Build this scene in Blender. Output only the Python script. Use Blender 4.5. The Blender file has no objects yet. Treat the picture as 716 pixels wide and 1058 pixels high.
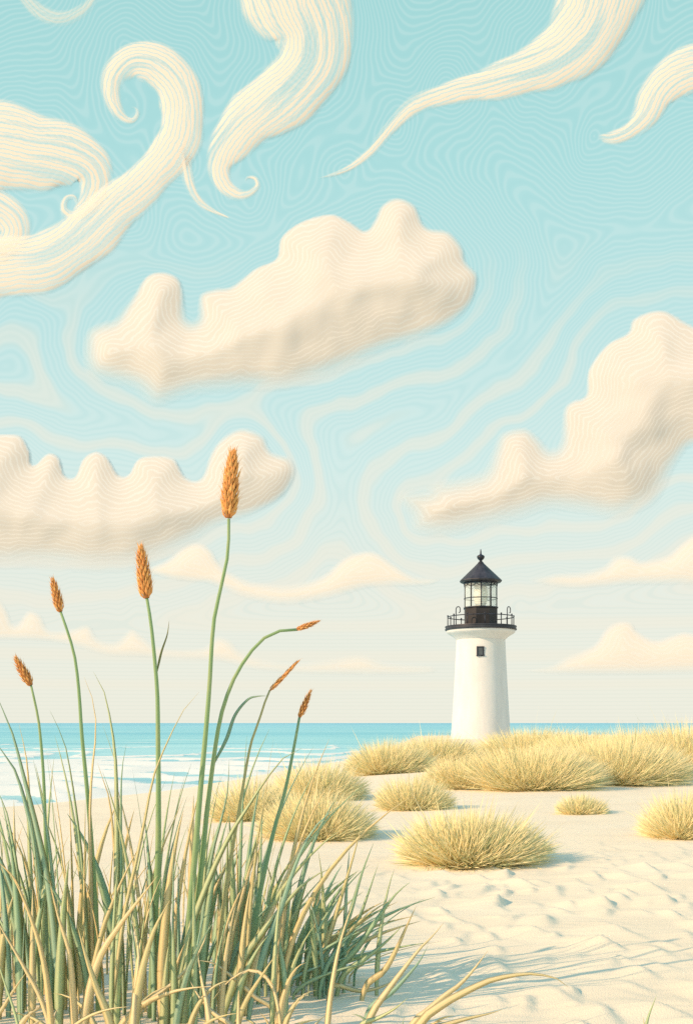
import bpy, bmesh, math, random
import numpy as np
from mathutils import Vector, Matrix

random.seed(7)
rng = np.random.default_rng(11)
R = math.radians
scene = bpy.context.scene
COL = scene.collection

# ------------------------------------------------------------------ camera constants
F, CX, HZ, EYE = 1134.0, 358.0, 747.0, 0.9      # focal length in photo pixels, principal column, horizon row, eye height (m)
SEA = -0.6


def at(px, py, Y):
    return Vector(((px - CX) / F * Y, Y, EYE - (py - HZ) / F * Y))


def lin(r, g, b):
    def c(v):
        v /= 255.0
        return v / 12.92 if v <= 0.04045 else ((v + 0.055) / 1.055) ** 2.4
    return (c(r), c(g), c(b), 1.0)


# ------------------------------------------------------------------ numpy noise
_perm = np.random.default_rng(3).permutation(512)
_ang = np.random.default_rng(4).uniform(0, 2 * np.pi, 512)
_gx, _gy = np.cos(_ang), np.sin(_ang)


def perlin(x, y):
    x = np.asarray(x, float); y = np.asarray(y, float)
    xi = np.floor(x).astype(int); yi = np.floor(y).astype(int)
    xf = x - xi; yf = y - yi

    def g(ix, iy, dx, dy):
        h = _perm[(_perm[ix & 511] + iy) & 511]
        return _gx[h] * dx + _gy[h] * dy
    u = xf ** 3 * (xf * (xf * 6 - 15) + 10); v = yf ** 3 * (yf * (yf * 6 - 15) + 10)
    a = g(xi, yi, xf, yf); b = g(xi + 1, yi, xf - 1, yf)
    c = g(xi, yi + 1, xf, yf - 1); d = g(xi + 1, yi + 1, xf - 1, yf - 1)
    return (a + u * (b - a)) + v * ((c + u * (d - c)) - (a + u * (b - a)))


def sstep(a, b, x):
    t = np.clip((np.asarray(x, float) - a) / (b - a), 0, 1)
    return t * t * (3 - 2 * t)


# ------------------------------------------------------------------ terrain
SX = [-20000, -300, -30, -10, -6.1, -3.5, 0.3, 5, 8, 60, 300, 20000]
SY = [-300, -10, 11, 16.6, 18.6, 25, 46, 92, 128, 150, 210, 900]


def shore(x):
    return np.interp(x, SX, SY)


def ground_base(x, y):
    x = np.asarray(x, float); y = np.asarray(y, float)
    d = (shore(x) - y)
    wob = 0.6 * perlin(x * 0.25 + 5, y * 0.2)
    d = d / (1 + ((shore(x + 2) - shore(x - 2)) / 4.0) ** 2) ** 0.25
    d = d + wob * 0.6
    up = np.clip(d, 0, None)
    z = SEA + 0.6 * (1 - np.exp(-(up / 6.0)))
    z0 = z
    z = np.where(d < 0, SEA + np.maximum(d * 0.06, -3.0), z)
    # low dunes that carry the grass behind
    z = z + 0.26 * np.exp(-((x - 8.5) / 4.5) ** 2 - ((y - 25) / 4.0) ** 2)
    z = z + 0.10 * np.exp(-((x - 2.5) / 3.0) ** 2 - ((y - 19) / 3.0) ** 2)
    z = z - 0.45 * sstep(30, 60, y) * np.clip(z0 - SEA, 0, 1) / 0.6
    return z


def ground_z(x, y):
    return float(ground_base(np.array([x]), np.array([y]))[0])


def hit(px, py):
    """the ground point seen at photo pixel (px, py)"""
    Y = 2.0
    while Y < 120:
        p = at(px, py, Y)
        if p.z <= ground_z(p.x, p.y):
            return p
        Y += 0.03
    return at(px, py, 40)


def ripples(x, y):
    # small wind-blown peaks: gentle windward side (left), steep lee side (right)
    x = np.asarray(x, float); y = np.asarray(y, float)
    xx = x + 0.07 * perlin(x * 3.1 + 9, y * 2.1 + 3)
    yy = y + 0.16 * perlin(x * 2.0 - 4, y * 1.4 + 8)
    h = np.zeros_like(x)
    for cw, chh, s0, a0 in ((0.23, 0.40, 1, 0.048), (0.14, 0.25, 2, 0.028)):
        ci = np.floor(xx / cw).astype(int); cj = np.floor(yy / chh).astype(int)
        for di in (-2, -1, 0, 1):
            for dj in (-1, 0, 1):
                i, j = ci + di, cj + dj
                k = _perm[(_perm[(i + 101 * s0) & 511] + j) & 511]
                k2 = _perm[(k + 57) & 511]; k3 = _perm[(k2 + 91) & 511]
                px = (i + 0.15 + 0.7 * (k % 64) / 64) * cw; py = (j + 0.15 + 0.7 * (k2 % 64) / 64) * chh
                a = a0 * np.clip((k3 % 128) / 128 * 1.5 - 0.45, 0, 1)
                dx = xx - px - 0.35 * (yy - py) * ((k % 7) / 3.0 - 1) ; dy = yy - py
                rx = np.where(dx < 0, dx / (cw * 1.0), dx / (cw * 0.22))
                ry = dy / (chh * 0.62)
                r = np.sqrt(rx * rx + ry * ry)
                h = np.maximum(h, a * np.clip(1 - r, 0, 1) ** 1.35)
    amp = (1 - sstep(6.0, 9.5, y)) * sstep(0.9, 2.0, y) * sstep(-0.5, 0.5, x - 0.10 * (y - 3.4)) + 0.05
    amp = amp * (1 - sstep(18, 26, np.abs(x)))
    h = amp * h
    h = h + 0.006 * perlin(x * 1.1, y * 7 + 2 * perlin(x * .7, y * .9)) * (1 - sstep(14, 30, y))
    h = h + 0.03 * perlin(x * 0.6, y * 0.45) * (1 - sstep(60, 100, y))
    return h


def spread(dense, lo, hi, ratio=1.22):
    out = list(dense)
    st = dense[1] - dense[0]; v = dense[0]; head = []
    while v > lo:
        st *= ratio; v -= st; head.append(max(v, lo))
    st = dense[-1] - dense[-2]; v = dense[-1]; tail = []
    while v < hi:
        st *= ratio; v += st; tail.append(min(v, hi))
    return np.array(head[::-1] + out + tail)


# ------------------------------------------------------------------ helpers: meshes, tags
def prop(o, label=None, cat=None, group=None, kind=None):
    if label: o['label'] = label
    if cat: o['category'] = cat
    if group: o['group'] = group
    if kind: o['kind'] = kind
    return o


def empty(name, loc, label, cat, group=None):
    o = bpy.data.objects.new(name, None); COL.objects.link(o)
    o.location = loc; o.empty_display_size = 0.1
    bpy.context.view_layer.update()
    return prop(o, label, cat, group)


def link(name, me, mat, parent=None, smooth=True):
    if smooth and len(me.polygons):
        me.polygons.foreach_set('use_smooth', [True] * len(me.polygons))
    if mat: me.materials.append(mat)
    o = bpy.data.objects.new(name, me); COL.objects.link(o)
    if parent is not None:
        o.parent = parent
        o.matrix_parent_inverse = Matrix.Translation(-parent.location) if parent.parent is None else Matrix.Identity(4)
    return o


def sub(o, parent, root):
    """make o (built in world coordinates) a child of a part that is itself a child of root"""
    o.parent = parent
    o.matrix_parent_inverse = Matrix.Identity(4)
    return o


def mesh(name, verts, faces, cols=None, attrs=None):
    me = bpy.data.meshes.new(name)
    me.from_pydata([tuple(v) for v in verts], [], [tuple(f) for f in faces])
    if cols is not None:
        a = me.attributes.new('col', 'FLOAT_COLOR', 'POINT')
        c = np.ones((len(verts), 4), np.float32); c[:, :3] = cols
        a.data.foreach_set('color', c.ravel())
    for k, v in (attrs or {}).items():
        a = me.attributes.new(k, 'FLOAT', 'POINT')
        a.data.foreach_set('value', np.asarray(v, np.float32))
    me.update()
    return me


def lathe(prof, n=64, cx=0, cy=0, seg0=0.0, flat=False):
    """closed surface of revolution; prof = [(r, z)] from bottom to top"""
    v, f = [], []
    for r, z in prof:
        for k in range(n):
            a = seg0 + 2 * math.pi * k / n
            v.append((cx + r * math.cos(a), cy + r * math.sin(a), z))
    for i in range(len(prof) - 1):
        for k in range(n):
            k2 = (k + 1) % n
            f.append((i * n + k, i * n + k2, (i + 1) * n + k2, (i + 1) * n + k))
    f.append(tuple(range(n - 1, -1, -1)))
    f.append(tuple((len(prof) - 1) * n + k for k in range(n)))
    return v, f


def tube(pts, radii, n=8, squash=1.0, ref=Vector((0, 1, 0)), cap=True):
    """tapered tube along pts; squash flattens it along ref"""
    v, f = [], []
    P = [Vector(p) for p in pts]
    for i, p in enumerate(P):
        t = (P[min(i + 1, len(P) - 1)] - P[max(i - 1, 0)]).normalized()
        a = t.cross(ref)
        if a.length < 1e-4: a = t.cross(Vector((1, 0, 0)))
        a.normalize(); b = a.cross(t).normalized()
        r = radii[i] if hasattr(radii, '__len__') else radii
        for k in range(n):
            w = 2 * math.pi * k / n
            v.append(p + a * (r * math.cos(w)) + b * (r * squash * math.sin(w)))
    for i in range(len(P) - 1):
        for k in range(n):
            k2 = (k + 1) % n
            f.append((i * n + k, i * n + k2, (i + 1) * n + k2, (i + 1) * n + k))
    if cap:
        f.append(tuple(range(n - 1, -1, -1)))
        f.append(tuple((len(P) - 1) * n + k for k in range(n)))
    return v, f


def join(parts):
    V, Fc = [], []
    for v, f in parts:
        o = len(V); V += list(v); Fc += [tuple(i + o for i in q) for q in f]
    return V, Fc


def catmull(pts, n=10, closed=False):
    P = np.array(pts, float); m = len(P); out = []
    rngi = range(m if closed else m - 1)
    for i in rngi:
        if closed:
            p0, p1, p2, p3 = P[(i - 1) % m], P[i], P[(i + 1) % m], P[(i + 2) % m]
        else:
            p0, p1, p2, p3 = P[max(i - 1, 0)], P[i], P[i + 1], P[min(i + 2, m - 1)]
        for k in range(n):
            t = k / n
            out.append(0.5 * ((2 * p1) + (-p0 + p2) * t + (2 * p0 - 5 * p1 + 4 * p2 - p3) * t * t + (-p0 + 3 * p1 - 3 * p2 + p3) * t ** 3))
    if not closed: out.append(P[-1])
    return np.array(out)


# ------------------------------------------------------------------ node helpers
class NT:
    def __init__(s, tree):
        s.t = tree; s.n = tree.nodes; s.l = tree.links

    def new(s, typ, **kw):
        nd = s.n.new(typ)
        for k, v in kw.items(): setattr(nd, k, v)
        return nd

    def put(s, sock, val):
        if isinstance(val, bpy.types.NodeSocket): s.l.new(val, sock)
        elif val is not None: sock.default_value = val

    def math(s, op, a, b=None, c=None, clamp=False):
        nd = s.new('ShaderNodeMath', operation=op, use_clamp=clamp)
        s.put(nd.inputs[0], a)
        if b is not None: s.put(nd.inputs[1], b)
        if c is not None: s.put(nd.inputs[2], c)
        return nd.outputs[0]

    def vmath(s, op, a, b=None, out=0):
        nd = s.new('ShaderNodeVectorMath', operation=op)
        s.put(nd.inputs[0], a)
        if b is not None:
            s.put(nd.inputs[3 if op == 'SCALE' else 1], b)
        return nd.outputs[out]

    def mix(s, fac, a, b, typ='MIX'):
        nd = s.new('ShaderNodeMix', data_type='RGBA', blend_type=typ)
        s.put(nd.inputs[0], fac); s.put(nd.inputs[6], a); s.put(nd.inputs[7], b)
        return nd.outputs[2]

    def ramp(s, fac, stops, interp='LINEAR'):
        nd = s.new('ShaderNodeValToRGB'); cr = nd.color_ramp; cr.interpolation = interp
        while len(cr.elements) < len(stops): cr.elements.new(0.5)
        for e, (p, c) in zip(cr.elements, stops):
            e.position = p; e.color = c if len(c) == 4 else (*c, 1)
        s.put(nd.inputs[0], fac)
        return nd.outputs[0]

    def maprange(s, v, a, b, c=0.0, d=1.0, smooth=True):
        nd = s.new('ShaderNodeMapRange', interpolation_type='SMOOTHSTEP' if smooth else 'LINEAR')
        for i, x in enumerate((v, a, b, c, d)): s.put(nd.inputs[i], x)
        return nd.outputs[0]

    def noise(s, vec, scale, detail=2.0, rough=0.5):
        nd = s.new('ShaderNodeTexNoise')
        if vec is not None: s.put(nd.inputs['Vector'], vec)
        nd.inputs['Scale'].default_value = scale; nd.inputs['Detail'].default_value = detail
        nd.inputs['Roughness'].default_value = rough
        return nd.outputs[0]

    def scaled(s, vec, sc, loc=(0, 0, 0)):
        nd = s.new('ShaderNodeMapping'); s.put(nd.inputs[0], vec)
        nd.inputs['Scale'].default_value = sc; nd.inputs['Location'].default_value = loc
        return nd.outputs[0]

    def bump(s, h, strength=0.3, dist=0.01):
        nd = s.new('ShaderNodeBump'); nd.inputs['Strength'].default_value = strength
        nd.inputs['Distance'].default_value = dist; s.put(nd.inputs['Height'], h)
        return nd.outputs[0]


def material(name):
    m = bpy.data.materials.new(name); m.use_nodes = True
    nt = NT(m.node_tree); nt.n.clear()
    out = nt.new('ShaderNodeOutputMaterial')
    b = nt.new('ShaderNodeBsdfPrincipled'); nt.l.new(b.outputs[0], out.inputs[0])
    pos = nt.new('ShaderNodeNewGeometry').outputs['Position']
    return m, nt, b, pos, out


def painted(name, col, rough=0.5, var=0.12, scale=3.0, stretch=(1, 1, 1), spec=0.3, bump=0.0):
    m, nt, b, pos, _ = material(name)
    p = nt.scaled(pos, stretch)
    n = nt.noise(p, scale, 5.0, 0.65)
    dark = tuple(c * (1 - var * 1.6) for c in col[:3]) + (1,)
    lite = tuple(min(1, c * (1 + var)) for c in col[:3]) + (1,)
    nt.put(b.inputs['Base Color'], nt.ramp(n, [(0.32, dark), (0.68, lite)]))
    b.inputs['Roughness'].default_value = rough
    b.inputs['Specular IOR Level'].default_value = spec
    if bump: nt.put(b.inputs['Normal'], nt.bump(nt.noise(p, scale * 4, 3.0), bump, 0.02))
    return m


# ------------------------------------------------------------------ materials
def mat_sand():
    m, nt, b, pos, _ = material('sand')
    g = nt.noise(pos, 160.0, 2.0, 0.7)
    big = nt.noise(nt.scaled(pos, (1, 1.6, 1)), 1.3, 4.0)
    warp = nt.noise(nt.scaled(pos, (0.8, 1.4, 1)), 2.2, 2.0)
    sep = nt.new('ShaderNodeSeparateXYZ'); nt.put(sep.inputs[0], pos)
    # fine wind lines that run across the beach
    ph = nt.math('ADD', nt.math('MULTIPLY', sep.outputs[1], 62.0), nt.math('MULTIPLY', warp, 26.0))
    ln = nt.math('SINE', ph)
    near = nt.maprange(sep.outputs[1], 9.0, 4.0)
    c = nt.ramp(big, [(0.3, (0.85, 0.735, 0.55, 1)), (0.7, (0.90, 0.79, 0.60, 1))])
    c = nt.mix(nt.math('MULTIPLY', nt.maprange(g, 0.35, 0.7), 0.20), c, (0.62, 0.52, 0.38, 1))
    wet = nt.maprange(sep.outputs[2], SEA + 0.11, SEA + 0.02)
    c = nt.mix(nt.math('MULTIPLY', wet, 0.45), c, (0.52, 0.52, 0.44, 1))
    nt.put(b.inputs['Base Color'], c)
    b.inputs['Roughness'].default_value = 0.95; b.inputs['Specular IOR Level'].default_value = 0.08
    h = nt.math('ADD', nt.math('MULTIPLY', ln, 0.30), nt.math('MULTIPLY', g, 1.1))
    nt.put(b.inputs['Normal'], nt.bump(h, 0.55, 0.006))
    return m


def mat_sea():
    m, nt, b, pos, _ = material('sea_water')
    sep = nt.new('ShaderNodeSeparateXYZ'); nt.put(sep.inputs[0], pos)
    y = sep.outputs[1]
    # distance along the view-independent offshore axis
    far = nt.math('LOGARITHM', nt.math('MAXIMUM', nt.math('ADD', y, 0.0), 10.0), 10.0)
    base = nt.ramp(nt.maprange(far, 1.25, 3.2, smooth=False),
                   [(0.0, (0.40, 0.66, 0.66, 1)), (0.18, (0.34, 0.62, 0.65, 1)), (0.38, (0.28, 0.62, 0.65, 1)),
                    (0.7, (0.24, 0.58, 0.65, 1)), (1.0, (0.20, 0.52, 0.64, 1))])
    # ripple streaks at three scales, long across the shore
    s1 = nt.noise(nt.scaled(pos, (0.25, 2.2, 1)), 1.0, 4.0, 0.6)
    s2 = nt.noise(nt.scaled(pos, (0.035, 0.30, 1)), 1.0, 4.0, 0.6)
    s3 = nt.noise(nt.scaled(pos, (0.006, 0.035, 1)), 1.0, 4.0, 0.6)
    st = nt.math('ADD', nt.math('MULTIPLY', s1, 0.35), nt.math('ADD', nt.math('MULTIPLY', s2, 0.4), nt.math('MULTIPLY', s3, 0.4)))
    c = nt.mix(nt.maprange(st, 0.57, 0.64), base, nt.mix(0.42, base, (0.55, 0.84, 0.82, 1)))
    c = nt.mix(nt.math('MULTIPLY', nt.maprange(st, 0.55, 0.47), 0.6), c, nt.mix(1.0, base, (0.6, 0.80, 0.9, 1), 'MULTIPLY'))
    # foam: surf lines the mesh carries as an attribute, torn up by noise
    fa = nt.new('ShaderNodeAttribute', attribute_name='foam').outputs['Fac']
    tear = nt.noise(nt.scaled(pos, (0.9, 0.8, 1)), 1.0, 5.0, 0.65)
    lace = nt.noise(nt.scaled(pos, (2.0, 1.8, 1)), 1.4, 3.0, 0.6)
    fo = nt.math('ADD', fa, nt.math('MULTIPLY', nt.math('SUBTRACT', tear, 0.5), 1.7))
    fo = nt.math('ADD', fo, nt.math('MULTIPLY', nt.math('SUBTRACT', lace, 0.5), 0.5))
    fm = nt.maprange(fo, 0.37, 0.48)
    # a few far white caps
    cap = nt.maprange(nt.noise(nt.scaled(pos, (0.05, 0.42, 1), (3, 7, 0)), 1.0, 3.0, 0.5), 0.69, 0.73)
    cap = nt.math('MULTIPLY', cap, nt.maprange(y, 40.0, 60.0))
    fm = nt.math('MAXIMUM', fm, nt.math('MULTIPLY', cap, 0.75))
    c = nt.mix(fm, c, (0.84, 0.83, 0.76, 1))
    nt.put(b.inputs['Base Color'], c)
    b.inputs['Roughness'].default_value = 0.55
    b.inputs['Specular IOR Level'].default_value = 0.10
    nt.put(b.inputs['Normal'], nt.bump(nt.math('ADD', st, nt.math('MULTIPLY', fm, 0.25)), 0.35, 0.12))
    return m


def mat_blade(name='grass_blade', streak=0.30, rough=0.55):
    m, nt, b, pos, out = material(name)
    c = nt.new('ShaderNodeAttribute', attribute_name='col').outputs['Color']
    u = nt.new('ShaderNodeAttribute', attribute_name='across').outputs['Fac']
    ln = nt.math('SINE', nt.math('MULTIPLY', u, 19.0))
    n = nt.noise(nt.scaled(pos, (1, 1, 0.25)), 26.0, 3.0)
    c2 = nt.mix(1.0, c, (0.70, 0.80, 0.72, 1), 'MULTIPLY')
    col = nt.mix(nt.math('MULTIPLY', nt.maprange(ln, 0.1, 0.9), streak), c, c2)
    col = nt.mix(nt.math('MULTIPLY', nt.maprange(n, 0.45, 0.7), 0.2), col, (0.74, 0.64, 0.38, 1))
    nt.put(b.inputs['Base Color'], col)
    b.inputs['Roughness'].default_value = rough; b.inputs['Specular IOR Level'].default_value = 0.15
    tr = nt.new('ShaderNodeBsdfTranslucent'); nt.put(tr.inputs[0], col)
    mx = nt.new('ShaderNodeMixShader'); mx.inputs[0].default_value = 0.32
    nt.l.new(b.outputs[0], mx.inputs[1]); nt.l.new(tr.outputs[0], mx.inputs[2]); nt.l.new(mx.outputs[0], out.inputs[0])
    return m


CLOUD_SHAPE, CLOUD_SOFT = 0.29, (-0.22, -0.14, 0.36)


def mat_cloud(name, col, line_col, spacing, strength, bump, wander=26.0, open_=0.1):
    m, nt, b, pos, out = material(name)
    d = nt.new('ShaderNodeAttribute', attribute_name='depth').outputs['Fac']
    al = nt.new('ShaderNodeAttribute', attribute_name='veil').outputs['Fac']
    sc = nt.new('ShaderNodeAttribute', attribute_name='unit').outputs['Fac']
    p = nt.vmath('DIVIDE', pos, None); 
    nd = p.node; cmb = nt.new('ShaderNodeCombineXYZ')
    for i in range(3): nt.l.new(sc, cmb.inputs[i])
    nt.l.new(cmb.outputs[0], nd.inputs[1])
    w = nt.math('MULTIPLY', nt.math('SUBTRACT', nt.noise(p, 0.022, 2.0, 0.5), 0.5), wander)
    w2 = nt.math('MULTIPLY', nt.math('SUBTRACT', nt.noise(p, 0.16, 2.0, 0.5), 0.5), 3.0)
    ph = nt.math('ADD', nt.math('ADD', d, w), w2)
    ln = nt.math('SINE', nt.math('MULTIPLY', ph, 2 * math.pi / spacing))
    lm = nt.maprange(ln, 0.15, 0.95)
    fine = nt.noise(p, 0.9, 2.0, 0.6)
    c = nt.mix(nt.math('MULTIPLY', lm, strength), col, line_col)
    c = nt.mix(nt.math('MULTIPLY', nt.maprange(fine, 0.5, 0.75), 0.10), c, (0.80, 0.74, 0.62, 1))
    nt.put(b.inputs['Base Color'], c)
    b.inputs['Roughness'].default_value = 1.0; b.inputs['Specular IOR Level'].default_value = 0.0
    # light scatters through a cloud: its shading is far softer than its surface
    gn = nt.new('ShaderNodeNewGeometry').outputs['Normal']
    soft = nt.vmath('NORMALIZE', nt.vmath('ADD', nt.vmath('SCALE', gn, CLOUD_SHAPE), CLOUD_SOFT))
    nt.put(b.inputs['Normal'], soft)
    tp = nt.new('ShaderNodeBsdfTransparent'); mx = nt.new('ShaderNodeMixShader')
    nt.put(mx.inputs[0], nt.math('MULTIPLY', al, nt.math('SUBTRACT', 1.0, nt.math('MULTIPLY', lm, open_))))
    nt.l.new(tp.outputs[0], mx.inputs[1]); nt.l.new(b.outputs[0], mx.inputs[2]); nt.l.new(mx.outputs[0], out.inputs[0])
    return m


M_SAND, M_SEA = mat_sand(), mat_sea()
M_BLADE = mat_blade()
M_TUFT = mat_blade('dune_grass', 0.12, 0.8)
_nt = NT(M_TUFT.node_tree)
_sw = _nt.new('ShaderNodeAttribute', attribute_name='swell').outputs['Vector']
_gn = _nt.new('ShaderNodeNewGeometry').outputs['Normal']
_nn = _nt.vmath('NORMALIZE', _nt.vmath('ADD', _nt.vmath('SCALE', _gn, 0.7), _nt.vmath('SCALE', _sw, 0.35)))
for _b in M_TUFT.node_tree.nodes:
    if _b.type == 'MIX_SHADER': _b.inputs[0].default_value = 0.15
for _b in M_TUFT.node_tree.nodes:
    if _b.type == 'BSDF_PRINCIPLED': _nt.put(_b.inputs['Normal'], _nn)
M_CUM = mat_cloud('cumulus', (0.605, 0.605, 0.575, 1), (0.675, 0.685, 0.665, 1), 4.4, 0.8, 0.35)
M_LOW = mat_cloud('low_cloud', (0.72, 0.685, 0.62, 1), (0.75, 0.74, 0.71, 1), 4.4, 0.5, 0.25)
M_CIR = mat_cloud('cirrus', (0.71, 0.675, 0.60, 1), (0.68, 0.74, 0.73, 1), 4.4, 0.7, 0.25, 5.0, 0.50)
M_WHITE = painted('white_paint', (0.685, 0.69, 0.695), 0.7, 0.05, 1.2, (1, 1, 0.25), 0.15, 0.25)
M_BLACK = painted('black_iron', (0.030, 0.036, 0.055), 0.45, 0.35, 2.0, (1, 1, 0.3), 0.35, 0.15)
M_ROOF = painted('dark_roof', (0.044, 0.044, 0.054), 0.5, 0.30, 2.0, (1, 1, 0.3), 0.35, 0.15)
M_DRUM = painted('brown_iron', (0.034, 0.031, 0.034), 0.5, 0.2, 1.2, (1, 1, 0.6), 0.3, 0.2)
M_DECK = painted('deck_edge', (0.045, 0.05, 0.065), 0.5, 0.2, 2.0)
M_PANE = painted('window_pane', (0.10, 0.12, 0.14), 0.25, 0.2, 2.0, (1, 1, 1), 0.5)
M_LENS = painted('lamp_lens', (0.95, 0.92, 0.82), 0.25, 0.06, 4.0, (1, 1, 3), 0.5)


def mat_glass():
    m, nt, b, pos, out = material('lantern_glass')
    b.inputs['Base Color'].default_value = (0.85, 0.92, 0.92, 1); b.inputs['Roughness'].default_value = 0.08
    tp = nt.new('ShaderNodeBsdfTransparent'); tp.inputs[0].default_value = (0.99, 1.0, 0.99, 1)
    mx = nt.new('ShaderNodeMixShader')
    nt.put(mx.inputs[0], nt.maprange(nt.noise(pos, 0.8, 2.0), 0.3, 0.8, 0.12, 0.26))
    nt.l.new(tp.outputs[0], mx.inputs[1]); nt.l.new(b.outputs[0], mx.inputs[2]); nt.l.new(mx.outputs[0], out.inputs[0])
    return m


M_GLASS = mat_glass()


def mat_seed():
    m, nt, b, pos, _ = material('seed_head')
    c = nt.new('ShaderNodeAttribute', attribute_name='col').outputs['Color']
    n = nt.noise(nt.scaled(pos, (1, 1, 0.4)), 180.0, 3.0)
    nt.put(b.inputs['Base Color'], nt.mix(nt.math('MULTIPLY', nt.maprange(n, 0.4, 0.7), 0.3), c, (0.36, 0.14, 0.045, 1)))
    b.inputs['Roughness'].default_value = 0.6; b.inputs['Specular IOR Level'].default_value = 0.2
    return m


M_SEED = mat_seed()

# ------------------------------------------------------------------ ground and sea
xs = spread(np.arange(-1.2, 4.2, 0.017), -3000, 3000)
ys = spread(np.arange(2.6, 8.6, 0.02), -400, 600, 1.10)
GX, GY = np.meshgrid(xs, ys)
GZ = ground_base(GX, GY) + ripples(GX, GY) * (1 - sstep(0, -1.0, shore(GX) - GY))


def grid_mesh(name, X, Y, Z, attrs=None):
    h, w = X.shape
    V = np.stack([X.ravel(), Y.ravel(), Z.ravel()], 1).astype(np.float32)
    i = np.arange(h * w).reshape(h, w)
    Q = np.stack([i[:-1, :-1], i[:-1, 1:], i[1:, 1:], i[1:, :-1]], -1).reshape(-1, 4)
    me = bpy.data.meshes.new(name)
    me.vertices.add(len(V)); me.vertices.foreach_set('co', V.ravel())
    me.loops.add(Q.size); me.loops.foreach_set('vertex_index', Q.ravel().astype(np.int32))
    me.polygons.add(len(Q)); me.polygons.foreach_set('loop_start', np.arange(0, Q.size, 4, dtype=np.int32))
    for k, v in (attrs or {}).items():
        a = me.attributes.new(k, 'FLOAT', 'POINT'); a.data.foreach_set('value', np.asarray(v, np.float32).ravel())
    me.update(calc_edges=True); me.validate()
    return me


prop(link('sand', grid_mesh('sand', GX, GY, GZ), M_SAND), kind='structure')

xw = spread(np.arange(-30, 8, 0.25), -16000, 16000)
yw = spread(np.arange(12, 62, 0.25), 5, 22000)
WX, WY = np.meshgrid(xw, yw)
wv = WY + 6.0 * perlin(WX * 0.20, WY * 0.05) * (WY / 26) ** 1.4 + 2.6 * perlin(WX * 0.55 + 7, WY * 0.10) - 0.10 * (WX + 4)
foam = np.zeros_like(WX); lift = np.zeros_like(WX)
for c, w, s in ((19.0, 0.7, .7), (21.4, 0.8, .9), (23.2, 1.1, 1.1), (25.4, 1.2, 1.1), (28.2, .5, .8), (31.2, 0.9, .8), (34.5, 1.8, 1.0), (40.0, 2.2, 1.05), (47, 2.0, .85), (54, 1.2, .7), (66, 1.4, .6)):
    g = np.exp(-((wv - c) / w) ** 2)
    foam = np.maximum(foam, g * s); lift += 0.10 * s * np.exp(-((wv - c - 0.3) / (w * .8)) ** 2)
dsh = WY - shore(WX)
foam = np.maximum(foam, 0.7 * np.exp(-((dsh - 0.4) / 0.7) ** 2))
WZ = SEA + lift * sstep(0.5, 3, dsh) + 0.02 * perlin(WX * .4, WY * 1.1) * sstep(90, 50, WY)
prop(link('sea', grid_mesh('sea', WX, WY, WZ, {'foam': foam}), M_SEA), kind='structure')

# ------------------------------------------------------------------ clouds
def sdf(P, poly):
    A = poly; B = np.roll(poly, -1, 0)
    best = np.full(len(P), 1e9); near = np.zeros_like(P); ins = np.zeros(len(P), bool)
    for a, b in zip(A, B):
        ab = b - a; t = np.clip(((P - a) @ ab) / max(ab @ ab, 1e-9), 0, 1)
        q = a + t[:, None] * ab; d = np.hypot(*(P - q).T)
        m = d < best; best[m] = d[m]; near[m] = q[m]
        c = (a[1] > P[:, 1]) != (b[1] > P[:, 1])
        with np.errstate(divide='ignore', invalid='ignore'):
            xi = (b[0] - a[0]) * (P[:, 1] - a[1]) / (b[1] - a[1] + 1e-12) + a[0]
        ins ^= c & (P[:, 0] < xi)
    return np.where(ins, best, -best), near


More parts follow.
